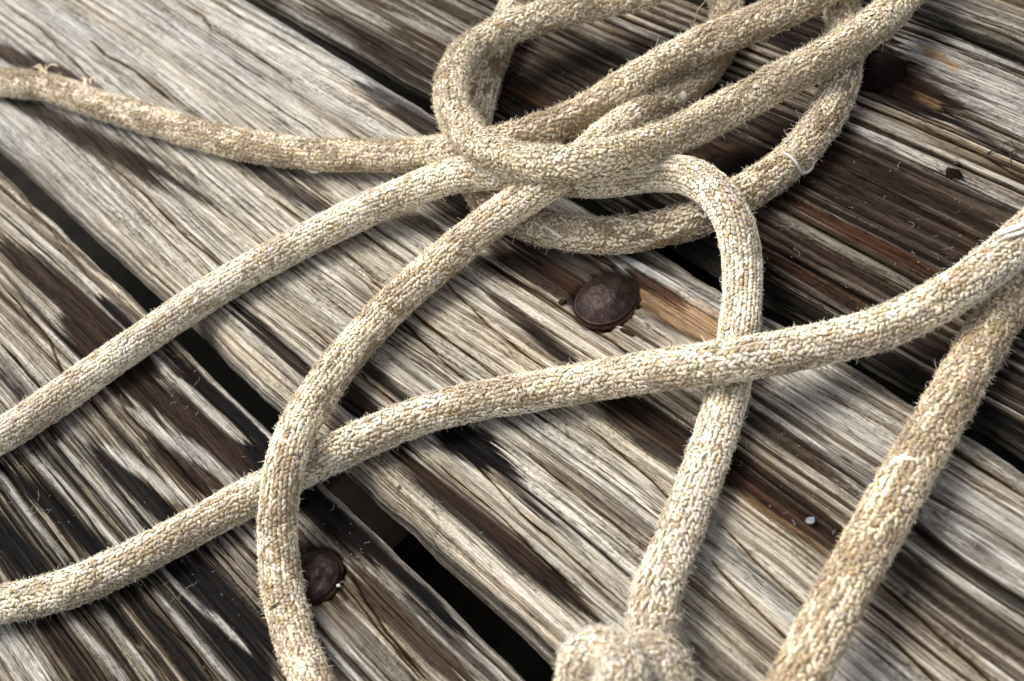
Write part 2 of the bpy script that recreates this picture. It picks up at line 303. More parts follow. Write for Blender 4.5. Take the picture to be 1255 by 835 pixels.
def build_plank(key, y0, y1, seed, base, warp_amp, label, cx=-.42, L_=.90, step=(.0010, .00028), corrug=.3, rc0=.0085, rc1=.0035):
    nz = Noise(seed); nf = Noise(seed + 50); rs = np.random.RandomState(seed)
    DEPTH = .034
    # perimeter parameter p: down the near side, over the top, down the far side
    W = y1 - y0
    s0 = DEPTH - rc0; a0 = rc0 * math.pi / 2; a1 = rc1 * math.pi / 2; flat = W - rc0 - rc1; s1 = DEPTH - rc1
    def marks(a, b, d): return np.linspace(a, b, max(2, int(abs(b - a) / d) + 1))[:-1]
    p = np.concatenate([marks(0, s0, .0012), marks(s0, s0 + a0, step[1]), marks(s0 + a0, s0 + a0 + flat, step[1]),
                        marks(s0 + a0 + flat, s0 + a0 + flat + a1, step[1]), np.linspace(s0 + a0 + flat + a1, s0 + a0 + flat + a1 + s1, 20)])
    Y = np.empty_like(p); Z = np.empty_like(p); NY = np.empty_like(p); NZ = np.empty_like(p)
    for k, q in enumerate(p):
        if q < s0: Y[k], Z[k], NY[k], NZ[k] = y0 + (s0 - q) * .55, -DEPTH + q, -1, 0   # worn, undercut side
        elif q < s0 + a0:
            t = (q - s0) / rc0; Y[k] = y0 + rc0 - rc0 * math.cos(t); Z[k] = -rc0 + rc0 * math.sin(t); NY[k] = -math.cos(t); NZ[k] = math.sin(t)
        elif q < s0 + a0 + flat: Y[k], Z[k], NY[k], NZ[k] = y0 + rc0 + q - s0 - a0, 0, 0, 1
        elif q < s0 + a0 + flat + a1:
            t = (q - s0 - a0 - flat) / rc1; Y[k] = y1 - rc1 + rc1 * math.sin(t); Z[k] = -rc1 + rc1 * math.cos(t); NY[k] = math.sin(t); NZ[k] = math.cos(t)
        else: Y[k], Z[k], NY[k], NZ[k] = y1, -rc1 - (q - s0 - a0 - flat - a1), 1, 0
    v1 = p - (s0 + a0) + y0 + rc0            # unrolled across-grain coordinate, equals y on the flat top
    xs = np.arange(cx - L_ / 2, cx + L_ / 2, step[0])
    X, V = np.meshgrid(xs, v1, indexing='ij')
    def warp(x, v):
        x = np.asarray(x, np.float32); v = np.asarray(v, np.float32)
        return v + warp_amp * (nz(x * 5 + 3, v * 10 + 9) - .5) + .0014 * (nz(x * 12, v * 30 + 5) - .5) + .0006 * (nz(x * 60 + 9, v * 150) - .5)
    G = warp(X, V)
    if key == 'mid':                        # knot at the right
        kx, ky = at(1201, 673)[:2]
        d2 = ((X - kx) / .016) ** 2 + ((V - ky) / .0065) ** 2
        G = G + np.sign(V - ky + 1e-6) * (-.0045) * np.exp(-d2 * .5) * np.clip(np.abs(V - ky) / .002, 0, 1)
    # growth rings: ridges of hard late wood, furrows of worn early wood
    q = G / .0043 + 3.2 * nz.fbm(X * 1.5, V * 22, 2)
    fr = q - np.floor(q)
    ridge = sst(0, .6, fr) * (1 - sst(.86, 1.0, fr))
    amp = .4 + .9 * nz(X * 4, V * 60)
    fib = nf.fbm(X * 6, G * 760, 3)            # fine fibres ~1.4 mm
    fib2 = nf.fbm(X * 14 + 4, G * 2100, 2)      # finest ~.5 mm
    band = nz.fbm(X * 2.2, G * 80 + 7, 3)       # 14 mm
    med = nz.fbm(X * 2.6, G * 280 + 3, 3)         # 4 mm
    blot = nz.fbm(X * 26, V * 40, 4)
    if key == 'right': base = base + .20 * sst(at(760, 60)[0], at(560, 100)[0], X)
    if key == 'left': base = base - .27 * sst(at(0, 480)[0], at(60, 600)[0], X) * (1 - .6 * sst(.012, .03, V))
    if key == 'mid': base = base - .10 * sst(at(840, 480)[0], at(1000, 600)[0], X) * sst(.085, .12, V)
    CT = {'mid': .56, 'left': .80, 'right': .8, 'far': .8}[key]
    tone = base + CT * .9 * (band - .5) + CT * .95 * (med - .5) + .75 * (fib - .5) + .75 * (fib2 - .5) + .06 - .50 * sst(.60, .74, fib) * sst(.45, .6, med) + .15 * (blot - .5) + corrug * amp * (ridge - .62)
    tone = np.clip(tone, 0, 1)
    hz = .0005 * amp * ridge * (corrug / .3) + .0004 * (fib - .5) + .00025 * (fib2 - .5) + .0010 * (nz.fbm(X * 6, V * 50, 2) - .5)
    stops = [0, .22, .5, .78, 1.0]
    cols = np.array([(.016, .0115, .0085), (.070, .051, .037), (.240, .200, .152), (.49, .445, .37), (.68, .64, .56)])
    A = np.stack([np.interp(tone, stops, cols[:, c]) for c in range(3)], -1)
    warm = nz.fbm(X * 5 + 50, G * 60 + 50, 3)[..., None]
    A = A * (1 + (warm - .5) * np.array([.22, .02, -.30]))
    jag = nf.fbm(X * 9 + 9, G * 1400, 3) - .5
    jag2 = nz.fbm(X * 5 + 5, G * 520, 3) - .5
    sp = (s0 + a0) and 1
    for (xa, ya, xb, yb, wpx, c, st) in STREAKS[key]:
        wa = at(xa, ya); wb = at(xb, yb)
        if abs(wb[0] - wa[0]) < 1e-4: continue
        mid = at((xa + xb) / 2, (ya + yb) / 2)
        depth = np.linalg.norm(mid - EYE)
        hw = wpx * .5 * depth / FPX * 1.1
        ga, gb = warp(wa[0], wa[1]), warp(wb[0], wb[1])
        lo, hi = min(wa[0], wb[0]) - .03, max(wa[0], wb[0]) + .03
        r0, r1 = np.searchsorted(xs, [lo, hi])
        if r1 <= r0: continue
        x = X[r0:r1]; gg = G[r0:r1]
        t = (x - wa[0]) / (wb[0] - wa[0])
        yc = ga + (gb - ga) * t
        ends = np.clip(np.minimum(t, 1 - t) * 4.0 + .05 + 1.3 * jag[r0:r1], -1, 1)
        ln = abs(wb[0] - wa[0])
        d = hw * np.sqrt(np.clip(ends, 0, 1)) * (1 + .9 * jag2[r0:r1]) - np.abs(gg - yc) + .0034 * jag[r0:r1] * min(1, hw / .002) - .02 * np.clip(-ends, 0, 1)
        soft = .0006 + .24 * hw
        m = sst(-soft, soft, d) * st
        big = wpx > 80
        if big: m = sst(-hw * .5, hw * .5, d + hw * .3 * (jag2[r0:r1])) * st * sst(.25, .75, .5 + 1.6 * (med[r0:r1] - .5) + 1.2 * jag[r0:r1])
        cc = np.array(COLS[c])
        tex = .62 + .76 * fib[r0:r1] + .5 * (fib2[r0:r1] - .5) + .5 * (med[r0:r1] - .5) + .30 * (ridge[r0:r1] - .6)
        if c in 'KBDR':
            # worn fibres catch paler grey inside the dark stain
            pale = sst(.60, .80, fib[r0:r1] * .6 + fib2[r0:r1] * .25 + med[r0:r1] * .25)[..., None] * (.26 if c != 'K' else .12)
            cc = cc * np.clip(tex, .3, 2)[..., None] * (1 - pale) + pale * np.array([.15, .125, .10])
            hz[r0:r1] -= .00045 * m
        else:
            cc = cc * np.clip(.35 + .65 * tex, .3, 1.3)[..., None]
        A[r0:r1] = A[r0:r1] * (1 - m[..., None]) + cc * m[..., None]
    # checks
    def crack(pts, wmm, dep=1.0):
        P = np.array([at(*q)[:2] for q in pts]); o = np.argsort(P[:, 0]); P = P[o]
        r0, r1 = np.searchsorted(xs, [P[0, 0], P[-1, 0]])
        if r1 - r0 < 3: return
        x = xs[r0:r1]
        yc = np.interp(x, P[:, 0], P[:, 1]) + .0010 * (nf.fbm(x * 90 + seed, x * 0 + P[0, 1] * 1000, 3) - .5)
        t = (x - P[0, 0]) / (P[-1, 0] - P[0, 0])
        w = wmm * .001 * .5 * np.clip(np.minimum(t, 1 - t) * 6, 0, 1) ** .7 * (.5 + 1.0 * nf(x * 120, x * 0 + 3.3 + P[0, 1] * 100))
        c0, c1 = np.searchsorted(v1, [yc.min() - .004, yc.max() + .004])
        c0 = max(c0, 0); c1 = min(c1, len(v1))
        if c1 - c0 < 2: return
        dd = np.abs(V[r0:r1, c0:c1] - yc[:, None])
        k = np.clip(1.25 - dd / (w[:, None] + 1e-5), 0, 1) * (w[:, None] > 3e-5)
        hz[r0:r1, c0:c1] -= .0014 * k * dep
        A[r0:r1, c0:c1] *= 1 - np.clip(k * 1.6, 0, 1)[..., None] * np.array([.90, .935, .96])
        # the sides of the check are a little stained
        s = np.exp(-(dd / (w[:, None] * 3 + 2e-4)) ** 2)
        A[r0:r1, c0:c1] *= 1 - (s * (w[:, None] > 3e-5))[..., None] * np.array([.22, .30, .40])
    for pts, wmm in CRACKS[key]: crack(pts, wmm)
    for _ in range(420):
        xa = rs.uniform(xs[0], xs[-1]); ln = rs.uniform(.015, .16) ; yy = rs.uniform(y0 + .003, y1 - .002)
        wmm = rs.choice([.2, .3, .35, .45, .7], p=[.42, .30, .16, .09, .03])
        x = xs[(xs > xa) & (xs < xa + ln)]
        if len(x) < 6: continue
        # follow the grain
        g0 = warp(x[0], yy); yl = yy
        P0 = []
        for xx in x[::10]:
            yl = yl - (warp(xx, yl) - g0) * .8
            P0.append((xx, yl))
        P0 = np.array(P0)
        if len(P0) < 2: continue
        r0, r1 = np.searchsorted(xs, [P0[0, 0], P0[-1, 0]])
        xx = xs[r0:r1]
        if len(xx) < 4: continue
        yc = np.interp(xx, P0[:, 0], P0[:, 1]) + .0007 * (nf.fbm(xx * 90, xx * 0 + yy * 1000, 2) - .5)
        t = (xx - xx[0]) / (xx[-1] - xx[0]); w = wmm * .0005 * np.clip(np.minimum(t, 1 - t) * 5, 0, 1)
        c0, c1 = np.searchsorted(v1, [yc.min() - .003, yc.max() + .003]); c1 = min(c1, len(v1))
        if c1 - c0 < 2: continue
        dd = np.abs(V[r0:r1, c0:c1] - yc[:, None])
        k = np.clip(1.3 - dd / (w[:, None] + 1e-5), 0, 1) * (w[:, None] > 3e-5)
        hz[r0:r1, c0:c1] -= .0009 * k
        A[r0:r1, c0:c1] *= 1 - np.clip(k * 1.4, 0, 1)[..., None] * np.array([.80, .86, .93])
    # sides of the plank are mixed towards a dark olive brown
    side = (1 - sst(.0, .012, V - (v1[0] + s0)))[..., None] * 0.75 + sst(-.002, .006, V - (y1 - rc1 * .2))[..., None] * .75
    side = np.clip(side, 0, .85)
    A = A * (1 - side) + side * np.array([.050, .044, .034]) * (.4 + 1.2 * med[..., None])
    # bolt seats: pressed in, recess darkness coloured in, with rust run into the grain
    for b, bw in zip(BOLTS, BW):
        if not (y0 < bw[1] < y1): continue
        dx, dy = X - bw[0], V - bw[1]
        d = np.hypot(dx, dy)
        jr = nf.fbm(X * 120, V * 260, 3) - .5
        hz -= .0024 * (1 - sst(.9, 1.35, d / b[2] + .5 * jr))
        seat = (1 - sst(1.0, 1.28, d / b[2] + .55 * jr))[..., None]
        halo = (np.exp(-((dx / .026) ** 2 + (dy / .0115) ** 2)) * (.8 + 1.2 * jag2))[..., None]
        halo = np.clip(halo, 0, .8)
        hc = np.array([.055, .027, .013]) * (.5 + 1.0 * fib[..., None])
        A = A * (1 - halo) + hc * halo
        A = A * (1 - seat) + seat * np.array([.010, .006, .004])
    if key == 'mid':
        k = np.exp(-(((X - kx) / .0035) ** 2 + ((V - ky) / .0028) ** 2))[..., None]
        A = A * (1 - .8 * k) + .8 * k * np.array([.10, .085, .07]); hz += .0005 * k[..., 0] - .0009 * np.exp(-(((X - kx) / .0012) ** 2 + ((V - ky) / .0012) ** 2))
    # grime specks
    speck = sst(.80, .86, nf.fbm(X * 420, V * 420, 2))[..., None] * .5
    A = A * (1 - speck * .7)
    e0 = 1 - sst(y0 + .001, y0 + .010, V); e1 = sst(y1 - .006, y1 - .0005, V)
    edge = .0030 * (nf.fbm(X * 30 + 2, X * 0 + 4, 5) - .5) * e0 + .0022 * (nf.fbm(X * 45 + 7, X * 0 + 14, 5) - .5) * e1
    verts = np.stack([X, Y[None, :] + NY[None, :] * hz + edge, Z[None, :] + NZ[None, :] * hz], -1)
    nx, ny = X.shape
    vv = verts.reshape(-1, 3)
    idx = np.arange(nx * ny).reshape(nx, ny)
    f = np.stack([idx[:-1, :-1].ravel(), idx[1:, :-1].ravel(), idx[1:, 1:].ravel(), idx[:-1, 1:].ravel()], 1)
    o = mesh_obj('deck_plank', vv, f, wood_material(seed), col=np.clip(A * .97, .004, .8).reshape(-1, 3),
                 grain=np.stack([X, G, np.full_like(X, seed * .37)], -1).reshape(-1, 3))
    tag(o, label, 'plank', 'weathered planks of the deck')
    return o

PER = .145
build_plank('left', -.0985, .0375, 11, .52, .010, 'lower-left grey deck plank striped with black streaks, a rusty bolt half under the rope', rc1=.003)
build_plank('mid', .0465, .1833, 23, .71, .008, 'broad pale middle deck plank holding the fully visible round rusty bolt head', rc0=.0095)
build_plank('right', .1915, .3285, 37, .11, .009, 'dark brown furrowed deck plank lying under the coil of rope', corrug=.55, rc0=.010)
build_plank('far', .3360, .4720, 41, .42, .009, 'strip of grey deck plank cut off by the top right corner', step=(.0014, .0005), corrug=.4)

# ------------------------------------------------------------------ bolts
def lathe(name, prof, seg, mat, loc, parent=None, nseed=0, amp=.0004, squash=None):
    rs = Noise(nseed + 900)
    v = []; f = []
    for i, (r, z) in enumerate(prof):
        for j in range(seg):
            a = 2 * math.pi * j / seg
            n = float(rs.fbm(math.cos(a) * r * 330 + 20, math.sin(a) * r * 330 + 20 + z * 90, 4)) - .5
            n2 = float(rs.fbm(math.cos(a) * 1.3 + 20, math.sin(a) * 1.3 + 20, 2)) - .5
            rr = r * (1 + .10 * n2) + amp * n
            v.append((loc[0] + rr * math.cos(a), loc[1] + rr * math.sin(a), loc[2] + z + amp * 2.2 * n * (r < prof[0][0] * .99)))
    m = len(prof)
    for i in range(m - 1):
        for j in range(seg):
            f.append((i * seg + j, i * seg + (j + 1) % seg, (i + 1) * seg + (j + 1) % seg, (i + 1) * seg + j))
    return mesh_obj(name, np.array(v), np.array(f), mat, parent)

BL = ['rusty domed bolt head in full view on the middle plank, beside the orange stained wood',
      'dark rusty bolt half hidden by the vertical rope on the lower-left plank',
      'dark rusted bolt on the dark plank seen inside the loop, between two ropes',
      'corroded bolt darkened for the shadow under the top right bend of the coil']
for k, ((px, py, rad, typ), wpt) in enumerate(zip(BOLTS, BW)):
    e = bpy.data.objects.new('bolt', None); COL.objects.link(e); e.location = (wpt[0], wpt[1], 0)
    tag(e, BL[k], 'bolt', 'rusty bolts of the deck')
    hgt = (.0046, .0034, .0014)[typ]
    top = [(rad * (1 - .05 * (1 - math.cos(t))), .0007 * math.sin(t) + .0001) for t in np.linspace(.2, math.pi / 2, 5)] + [(rad * .95 * u, .0008 + hgt * (1 - u ** 2.2)) for u in np.linspace(.97, .01, 26)]
    prof = [(rad * .93, -.0035), (rad * 1.0, -.0012), (rad * 1.015, 0)] + top
    lathe('bolt_head', prof, 96, RUST if typ < 2 else SHADED_IRON, (0, 0, .0), e, nseed=k * 7, amp=.0003 if typ == 0 else .0008)
    rim = [(rad * .98, .0002), (rad * 1.07, -.0002), (rad * 1.13, -.0010), (rad * 1.10, -.0030), (rad * .9, -.0034)]
    lathe('rust_rim', rim, 96, CHIP if typ < 2 else SHADED_IRON, (0, 0, -.0002), e, nseed=k * 7 + 3, amp=.0016)

# ------------------------------------------------------------------ ropes
RC = .0069
def spline(P, n_per=40):
    P = np.array(P, float)
    Q = np.vstack([2 * P[0] - P[1], P, 2 * P[-1] - P[-2]])
    out = []
    for i in range(1, len(Q) - 2):
        p0, p1, p2, p3 = Q[i - 1], Q[i], Q[i + 1], Q[i + 2]
        # centripetal Catmull-Rom
        d = lambda a, b: max(np.linalg.norm(a[:3] - b[:3]) ** .5, 1e-5)
        t0 = 0; t1 = t0 + d(p0, p1); t2 = t1 + d(p1, p2); t3 = t2 + d(p2, p3)
        t = np.linspace(t1, t2, n_per, endpoint=False)[:, None]
        A1 = (t1 - t) / (t1 - t0) * p0 + (t - t0) / (t1 - t0) * p1
        A2 = (t2 - t) / (t2 - t1) * p1 + (t - t1) / (t2 - t1) * p2
        A3 = (t3 - t) / (t3 - t2) * p2 + (t - t2) / (t3 - t2) * p3
        B1 = (t2 - t) / (t2 - t0) * A1 + (t - t0) / (t2 - t0) * A2
        B2 = (t3 - t) / (t3 - t1) * A2 + (t - t1) / (t3 - t1) * A3
        out.append((t2 - t) / (t2 - t1) * B1 + (t - t1) / (t2 - t1) * B2)
    out.append(P[-1:])
    out = np.vstack(out)
    s = np.concatenate([[0], np.cumsum(np.linalg.norm(np.diff(out[:, :3], axis=0), axis=1))])
    S = np.arange(0, s[-1], .0004)
    C = np.stack([np.interp(S, s, out[:, k]) for k in range(out.shape[1])], 1)
    ker = np.hanning(25); ker /= ker.sum()
    pad = np.pad(C, ((12, 12), (0, 0)), mode='reflect', reflect_type='odd')
    return S, np.stack([np.convolve(pad[:, k], ker, 'valid') for k in range(C.shape[1])], 1)

def frames(C):
    T = np.gradient(C, axis=0); T /= np.linalg.norm(T, axis=1)[:, None]
    U = np.empty_like(T); u = np.array([0, 0, 1.0])
    for i in range(len(T)):
        u = u - T[i] * (u @ T[i]); u /= np.linalg.norm(u); U[i] = u
    return T, U, np.cross(T, U)

PATHS = {}
def rope(name, pts, seed, fuzz, dirt, label=None, parent=None, tint=(1, 1, 1), rscale=.985, stains=(), lump=.11, rough=1.0):
    """pts: (px, py, z in rope radii, radius factor)"""
    P = []
    for q in pts:
        px, py, zr = q[:3]; rf = q[3] if len(q) > 3 else 1.0
        P.append([*(at(px, py, zr * RC)), rf])
    S, C4 = spline(P)
    C = C4[:, :3]; RF = C4[:, 3] * RC * rscale
    T, U, B = frames(C)
    PATHS[name + str(seed)] = (C, RF)
    rs = np.random.RandomState(seed); nz = Noise(seed + 200)
    Ltot = S[-1]
    fz = (lambda s: np.interp(s, np.linspace(0, Ltot, len(fuzz)), fuzz)) if np.ndim(fuzz) else (lambda s: np.full_like(s, fuzz))
    # lumpy radius
    RF = RF * (1 + lump * (nz.fbm(S * 55, S * 0 + 3, 3) - .5))
    def frame_at(s):
        i = np.clip((s / .0004).astype(int), 0, len(S) - 1); return C[i], T[i], U[i], B[i], RF[i]
    # ---- core
    sc_ = np.arange(0, Ltot, .0012); ns, na = len(sc_), 28
    c, t, u, b, r = frame_at(sc_)
    ang = np.linspace(0, 2 * math.pi, na, endpoint=False)
    d = u[:, None] * np.cos(ang)[None, :, None] + b[:, None] * np.sin(ang)[None, :, None]
    core = c[:, None] + d * (r * .925)[:, None, None]
    cv = core.reshape(-1, 3)
    ii = np.arange(ns - 1)[:, None] * na; jj = np.arange(na)[None]; j2 = (jj + 1) % na
    cf = np.stack([(ii + jj).ravel(), (ii + j2).ravel(), (ii + na + j2).ravel(), (ii + na + jj).ravel()], 1)
    e0 = len(cv); cv = np.vstack([cv, c[:1], c[-1:]])
    cap = np.array([[e0, (j + 1) % na, j] for j in range(na)] + [[e0 + 1, (ns - 1) * na + j, (ns - 1) * na + (j + 1) % na] for j in range(na)])
    base = np.array([.90, .83, .685]) * tint
    ccol = np.tile(np.array([.40, .31, .20]), (len(cv), 1))  # darker brown core: crevice darkness between picks put into the colour
    # ---- yarn picks in herringbone columns
    NC = 26; pitch = .00142
    k = int(Ltot / pitch)
    sI, cI = np.meshgrid(np.arange(k), np.arange(NC), indexing='ij')
    sI = sI.ravel(); cI = cI.ravel()
    s = (sI + .5) * pitch + (cI % 2) * pitch * .5
    twist = 2.0 * s + .35 * (nz(s * 30, s * 0 + 8) - .5)
    a = cI * 2 * math.pi / NC + twist
    n = len(s); F = fz(s)
    # local fray clumps
    clump = nz.fbm(s * 220, a * 1.8 + 20, 3)
    wear = np.clip(F * 1.15 * (.35 + 1.3 * clump), 0, 1.2) * rough
    s = s + rs.normal(0, .00010, n) * (1 + 2.2 * wear); a = a + rs.normal(0, .018, n) * (1 + 2.6 * wear)
    s = np.clip(s, 0, Ltot - .0005)
    th = np.where(cI % 2 == 0, 1, -1) * R(37) + rs.normal(0, R(6.5), n) * (1 + 2.2 * wear)
    ln = .0029 * rs.uniform(.75, 1.2, n) * (1 - .2 * wear) * .5
    wd = .00063 * rs.uniform(.85, 1.2, n) * (1 - .1 * wear)
    lift = rs.normal(0, .00006, n) * (1 + 2.5 * wear) + .0007 * wear * (clump - .38)
    keep = rs.rand(n) > .006 + .02 * np.clip(wear, 0, 1)
    c, t, u, b, r = frame_at(s)
    nrm_z = (u[:, 2] * np.cos(a) + b[:, 2] * np.sin(a))
    keep &= nrm_z > -.75
    s, a, th, ln, wd, lift, wear, clump, cI = [q[keep] for q in (s, a, th, ln, wd, lift, wear, clump, cI)]
    n = len(s)
    lum = np.clip(rs.normal(.98, .09, n), .66, 1.15)
    pc = base * lum[:, None]
    pc = pc * (1 + (rs.rand(n, 1) - .5) * np.array([.04, .0, -.16]))
    white = rs.rand(n) < .06
    pc[white] = np.array([.92, .87, .77]) * rs.uniform(.85, 1.08, (white.sum(), 1))
    tan = rs.rand(n) < .05
    pc[tan] *= np.array([.74, .62, .46])
    # dirt rubbed in as patches along the rope
    dn = nz.fbm(s * 55 + 9, a * 1.1 + 30, 3); dn2 = nz.fbm(s * 380, a * 5 + 60, 2)
    dm = sst(.48, .64, dn + .55 * (dn2 - .5)) * dirt * 1.2
    for (q0, q1, amt) in stains:
        sm = np.exp(-((s / Ltot - q0) / q1) ** 2) * amt
        dm = np.maximum(dm, sm * sst(.3, .6, dn2 * .6 + dn * .5))
    dm = np.clip(dm, 0, .9)[:, None]
    pc = pc * (1 - dm) + dm * np.array([.27, .185, .10]) * lum[:, None]
    yel = (sst(.74, .80, nz.fbm(s * 160 + 40, a * 2 + 90, 2)) * .5)[:, None]
    pc = pc * (1 - yel) + yel * np.array([.34, .25, .09])
    tt = np.array([-1, -.66, -.22, .22, .66, 1]); nr = len(tt); nsd = 6
    wprof = np.array([.12, .68, 1, 1, .68, .12]); hprof = -.00042 * np.abs(tt) ** 2.2
    ds = np.cos(th) * ln; da = np.sin(th) * ln
    ss = s[:, None] + ds[:, None] * tt; ss = np.clip(ss, 0, Ltot - .0004)
    rmid = RC * rscale
    aa = a[:, None] + (da[:, None] * tt) / rmid
    ci, ti, ui, bi, ri = frame_at(ss)
    dirn = ui * np.cos(aa)[..., None] + bi * np.sin(aa)[..., None]
    side0 = -ui * np.sin(aa)[..., None] + bi * np.cos(aa)[..., None]
    yarn = ti * np.cos(th)[:, None, None] + side0 * np.sin(th)[:, None, None]
    side = np.cross(dirn, yarn)
    rad = ri * .975 + hprof[None] + lift[:, None]
    ctr = ci + dirn * rad[..., None]
    ph = np.linspace(0, 2 * math.pi, nsd, endpoint=False) + .3
    wv = wd[:, None] * wprof[None]
    ring = ctr[:, :, None] + side[:, :, None] * (np.cos(ph)[None, None, :, None] * wv[:, :, None, None]) + dirn[:, :, None] * (np.sin(ph)[None, None, :, None] * (wv * .45)[:, :, None, None])
    gv = ring.reshape(-1, 3)
    gi = (np.arange(n) * nr * nsd)[:, None, None]; rr = (np.arange(nr - 1) * nsd)[None, :, None]; j = np.arange(nsd)[None, None]; j2 = (j + 1) % nsd
    gf = np.stack([(gi + rr + j).ravel(), (gi + rr + nsd + j).ravel(), (gi + rr + nsd + j2).ravel(), (gi + rr + j2).ravel()], 1)
    # ends of a pick are tucked in; crevice shade and grime put into the colour
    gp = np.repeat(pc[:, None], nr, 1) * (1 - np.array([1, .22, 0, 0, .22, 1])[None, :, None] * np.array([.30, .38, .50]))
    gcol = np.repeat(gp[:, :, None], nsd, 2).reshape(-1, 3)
    # ---- loose fibres
    dens = 230000
    m = int(Ltot * dens)
    fs = rs.rand(m) * Ltot; fa = rs.rand(m) * 2 * math.pi; fw = fz(fs); cl = nz.fbm(fs * 220, fa * 1.8 + 20, 3)
    ok = rs.rand(m) < (.05 + .9 * fw ** 1.3) * (.08 + 5.0 * cl ** 4)
    c, t, u, b, r = frame_at(fs)
    ok &= (u[:, 2] * np.cos(fa) + b[:, 2] * np.sin(fa)) > -.6
    fs, fa, fw = fs[ok], fa[ok], fw[ok]; m = len(fs)
    c, t, u, b, r = frame_at(fs)
    nrm = u * np.cos(fa)[:, None] + b * np.sin(fa)[:, None]
    tg = t * np.cos(0) ; sd = np.cross(t, nrm)
    al = rs.rand(m) * 2 * math.pi
    flat_ = t * np.cos(al)[:, None] + sd * np.sin(al)[:, None]
    L1 = rs.gamma(1.5, .00050, m)[:, None] * (.8 + .5 * fw[:, None])
    out = rs.uniform(.1, 1.6, m)[:, None]
    p0 = c + nrm * (r * 1.0 + .0001)[:, None]
    d1 = flat_ + nrm * out; d1 /= np.linalg.norm(d1, axis=1)[:, None]
    d2 = d1 + rs.normal(0, .7, (m, 3)); d2 /= np.linalg.norm(d2, axis=1)[:, None]
    d3 = d2 + rs.normal(0, .8, (m, 3)); d3 /= np.linalg.norm(d3, axis=1)[:, None]
    pts_ = np.stack([p0, p0 + d1 * L1 * .4 + nrm * .0002, p0 + d1 * L1 * .4 + nrm * .0002 + d2 * L1 * .35, p0 + d1 * L1 * .4 + d2 * L1 * .35 + d3 * L1 * .3], 1)
    fr = rs.uniform(.00005, .0001, m)
    s1 = np.cross(d1, nrm); s1 /= np.linalg.norm(s1, axis=1)[:, None] + 1e-9; s2 = np.cross(d1, s1)
    ph = np.array([0, 2.094, 4.189]); tp = np.array([1, 1, .8, .3])
    off = s1[:, None, None] * np.cos(ph)[None, None, :, None] + s2[:, None, None] * np.sin(ph)[None, None, :, None]
    fv = (pts_[:, :, None] + off * (fr[:, None] * tp)[:, :, None, None]).reshape(-1, 3)
    gi = (np.arange(m) * 12)[:, None, None]; rr = (np.arange(3) * 3)[None, :, None]; j = np.arange(3)[None, None]; j2 = (j + 1) % 3
    ff = np.stack([(gi + rr + j).ravel(), (gi + rr + 3 + j).ravel(), (gi + rr + 3 + j2).ravel(), (gi + rr + j2).ravel()], 1)
    dnf = sst(.5, .72, nz.fbm(fs * 55 + 9, fa * 1.1 + 30, 3))[:, None] * dirt
    fc = np.array([.90, .84, .72]) * tint * rs.uniform(.75, 1.2, (m, 1)) * (1 - .55 * dnf)
    fcol = np.repeat(fc, 12, 0)
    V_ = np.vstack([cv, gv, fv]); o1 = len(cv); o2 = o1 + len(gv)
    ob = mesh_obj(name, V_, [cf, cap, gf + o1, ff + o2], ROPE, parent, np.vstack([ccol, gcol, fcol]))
    if label: tag(ob, label, 'rope', 'lengths of old braided rope')
    return ob

ropes = {}
ropes['R3'] = rope('braided_rope', [(655, -60, 1.2), (634, 0, 1.1), (608, 60, 1), (592, 110, 1), (580, 165, 1), (581, 212, 1), (604, 252, 1), (660, 277, 1), (718, 288, 1.05), (780, 286, 1.05), (850, 269, 1.0), (908, 240, 1.0), (965, 200, 1.0), (1008, 150, 1.0), (1030, 100, 1.0), (1036, 50, 1.0), (1031, 0, 1.0), (1015, -60, 1.0)],
    1, [.5, .35, .35, .55, .75, .45, .5, .6, .7, .6], .75, 'tan rope making the lowest loop of the coil, its curve nearest the visible bolt head', stains=((.72, .05, .5), (.45, .04, .4)), tint=(.97, .93, .86))
ropes['R1'] = rope('braided_rope', [(-70, 92, 1), (0, 101, 1), (60, 108, 1), (120, 128, 1), (200, 152, 1), (290, 176, 1), (380, 189, 1.05), (450, 191, 1.2), (510, 190, 1.9), (560, 184, 2.9), (610, 176, 3.1), (665, 160, 2.8), (715, 139, 2.5), (765, 108, 2.6), (815, 78, 2.9), (870, 50, 3.05), (930, 28, 3.0), (985, 2, 3.0), (1040, -32, 3.0), (1090, -70, 2.8)],
    2, [.65, .6, .5, .45, .5, .6, .7, .8, .75, .8], .6, 'rope coming in from the upper left edge and passing through the coil', stains=((.36, .02, .5), (.55, .04, .35)), tint=(1.0, .95, .86))
ropes['R4'] = rope('braided_rope', [(-60, 566, 1), (0, 535, 1), (60, 497, 1), (120, 454, 1), (180, 412, 1), (240, 371, 1), (300, 334, 1), (370, 297, 1), (440, 262, 1.3), (500, 236, 2.0), (555, 216, 2.8), (610, 211, 3.0), (680, 217, 3.0), (740, 220, 2.7), (800, 213, 2.8), (845, 216, 3.3), (880, 240, 3.4), (903, 282, 2.6), (910, 330, 1.5), (908, 385, 1), (902, 430, 1), (893, 478, 1), (878, 530, 1), (857, 590, 1), (836, 645, 1.1), (817, 695, 1.5), (802, 735, 1.9, 1.02), (799, 770, 1.6), (797, 800, 1.2)],
    3, [.15, .15, .15, .15, .2, .3, .3, .2, .15, .1, .12, .3, .5, .7], .45, 'pale rope from the left edge, bending over the coil down to a knot', stains=((.08, .015, .6),), tint=(1.06, 1.05, 1.02))
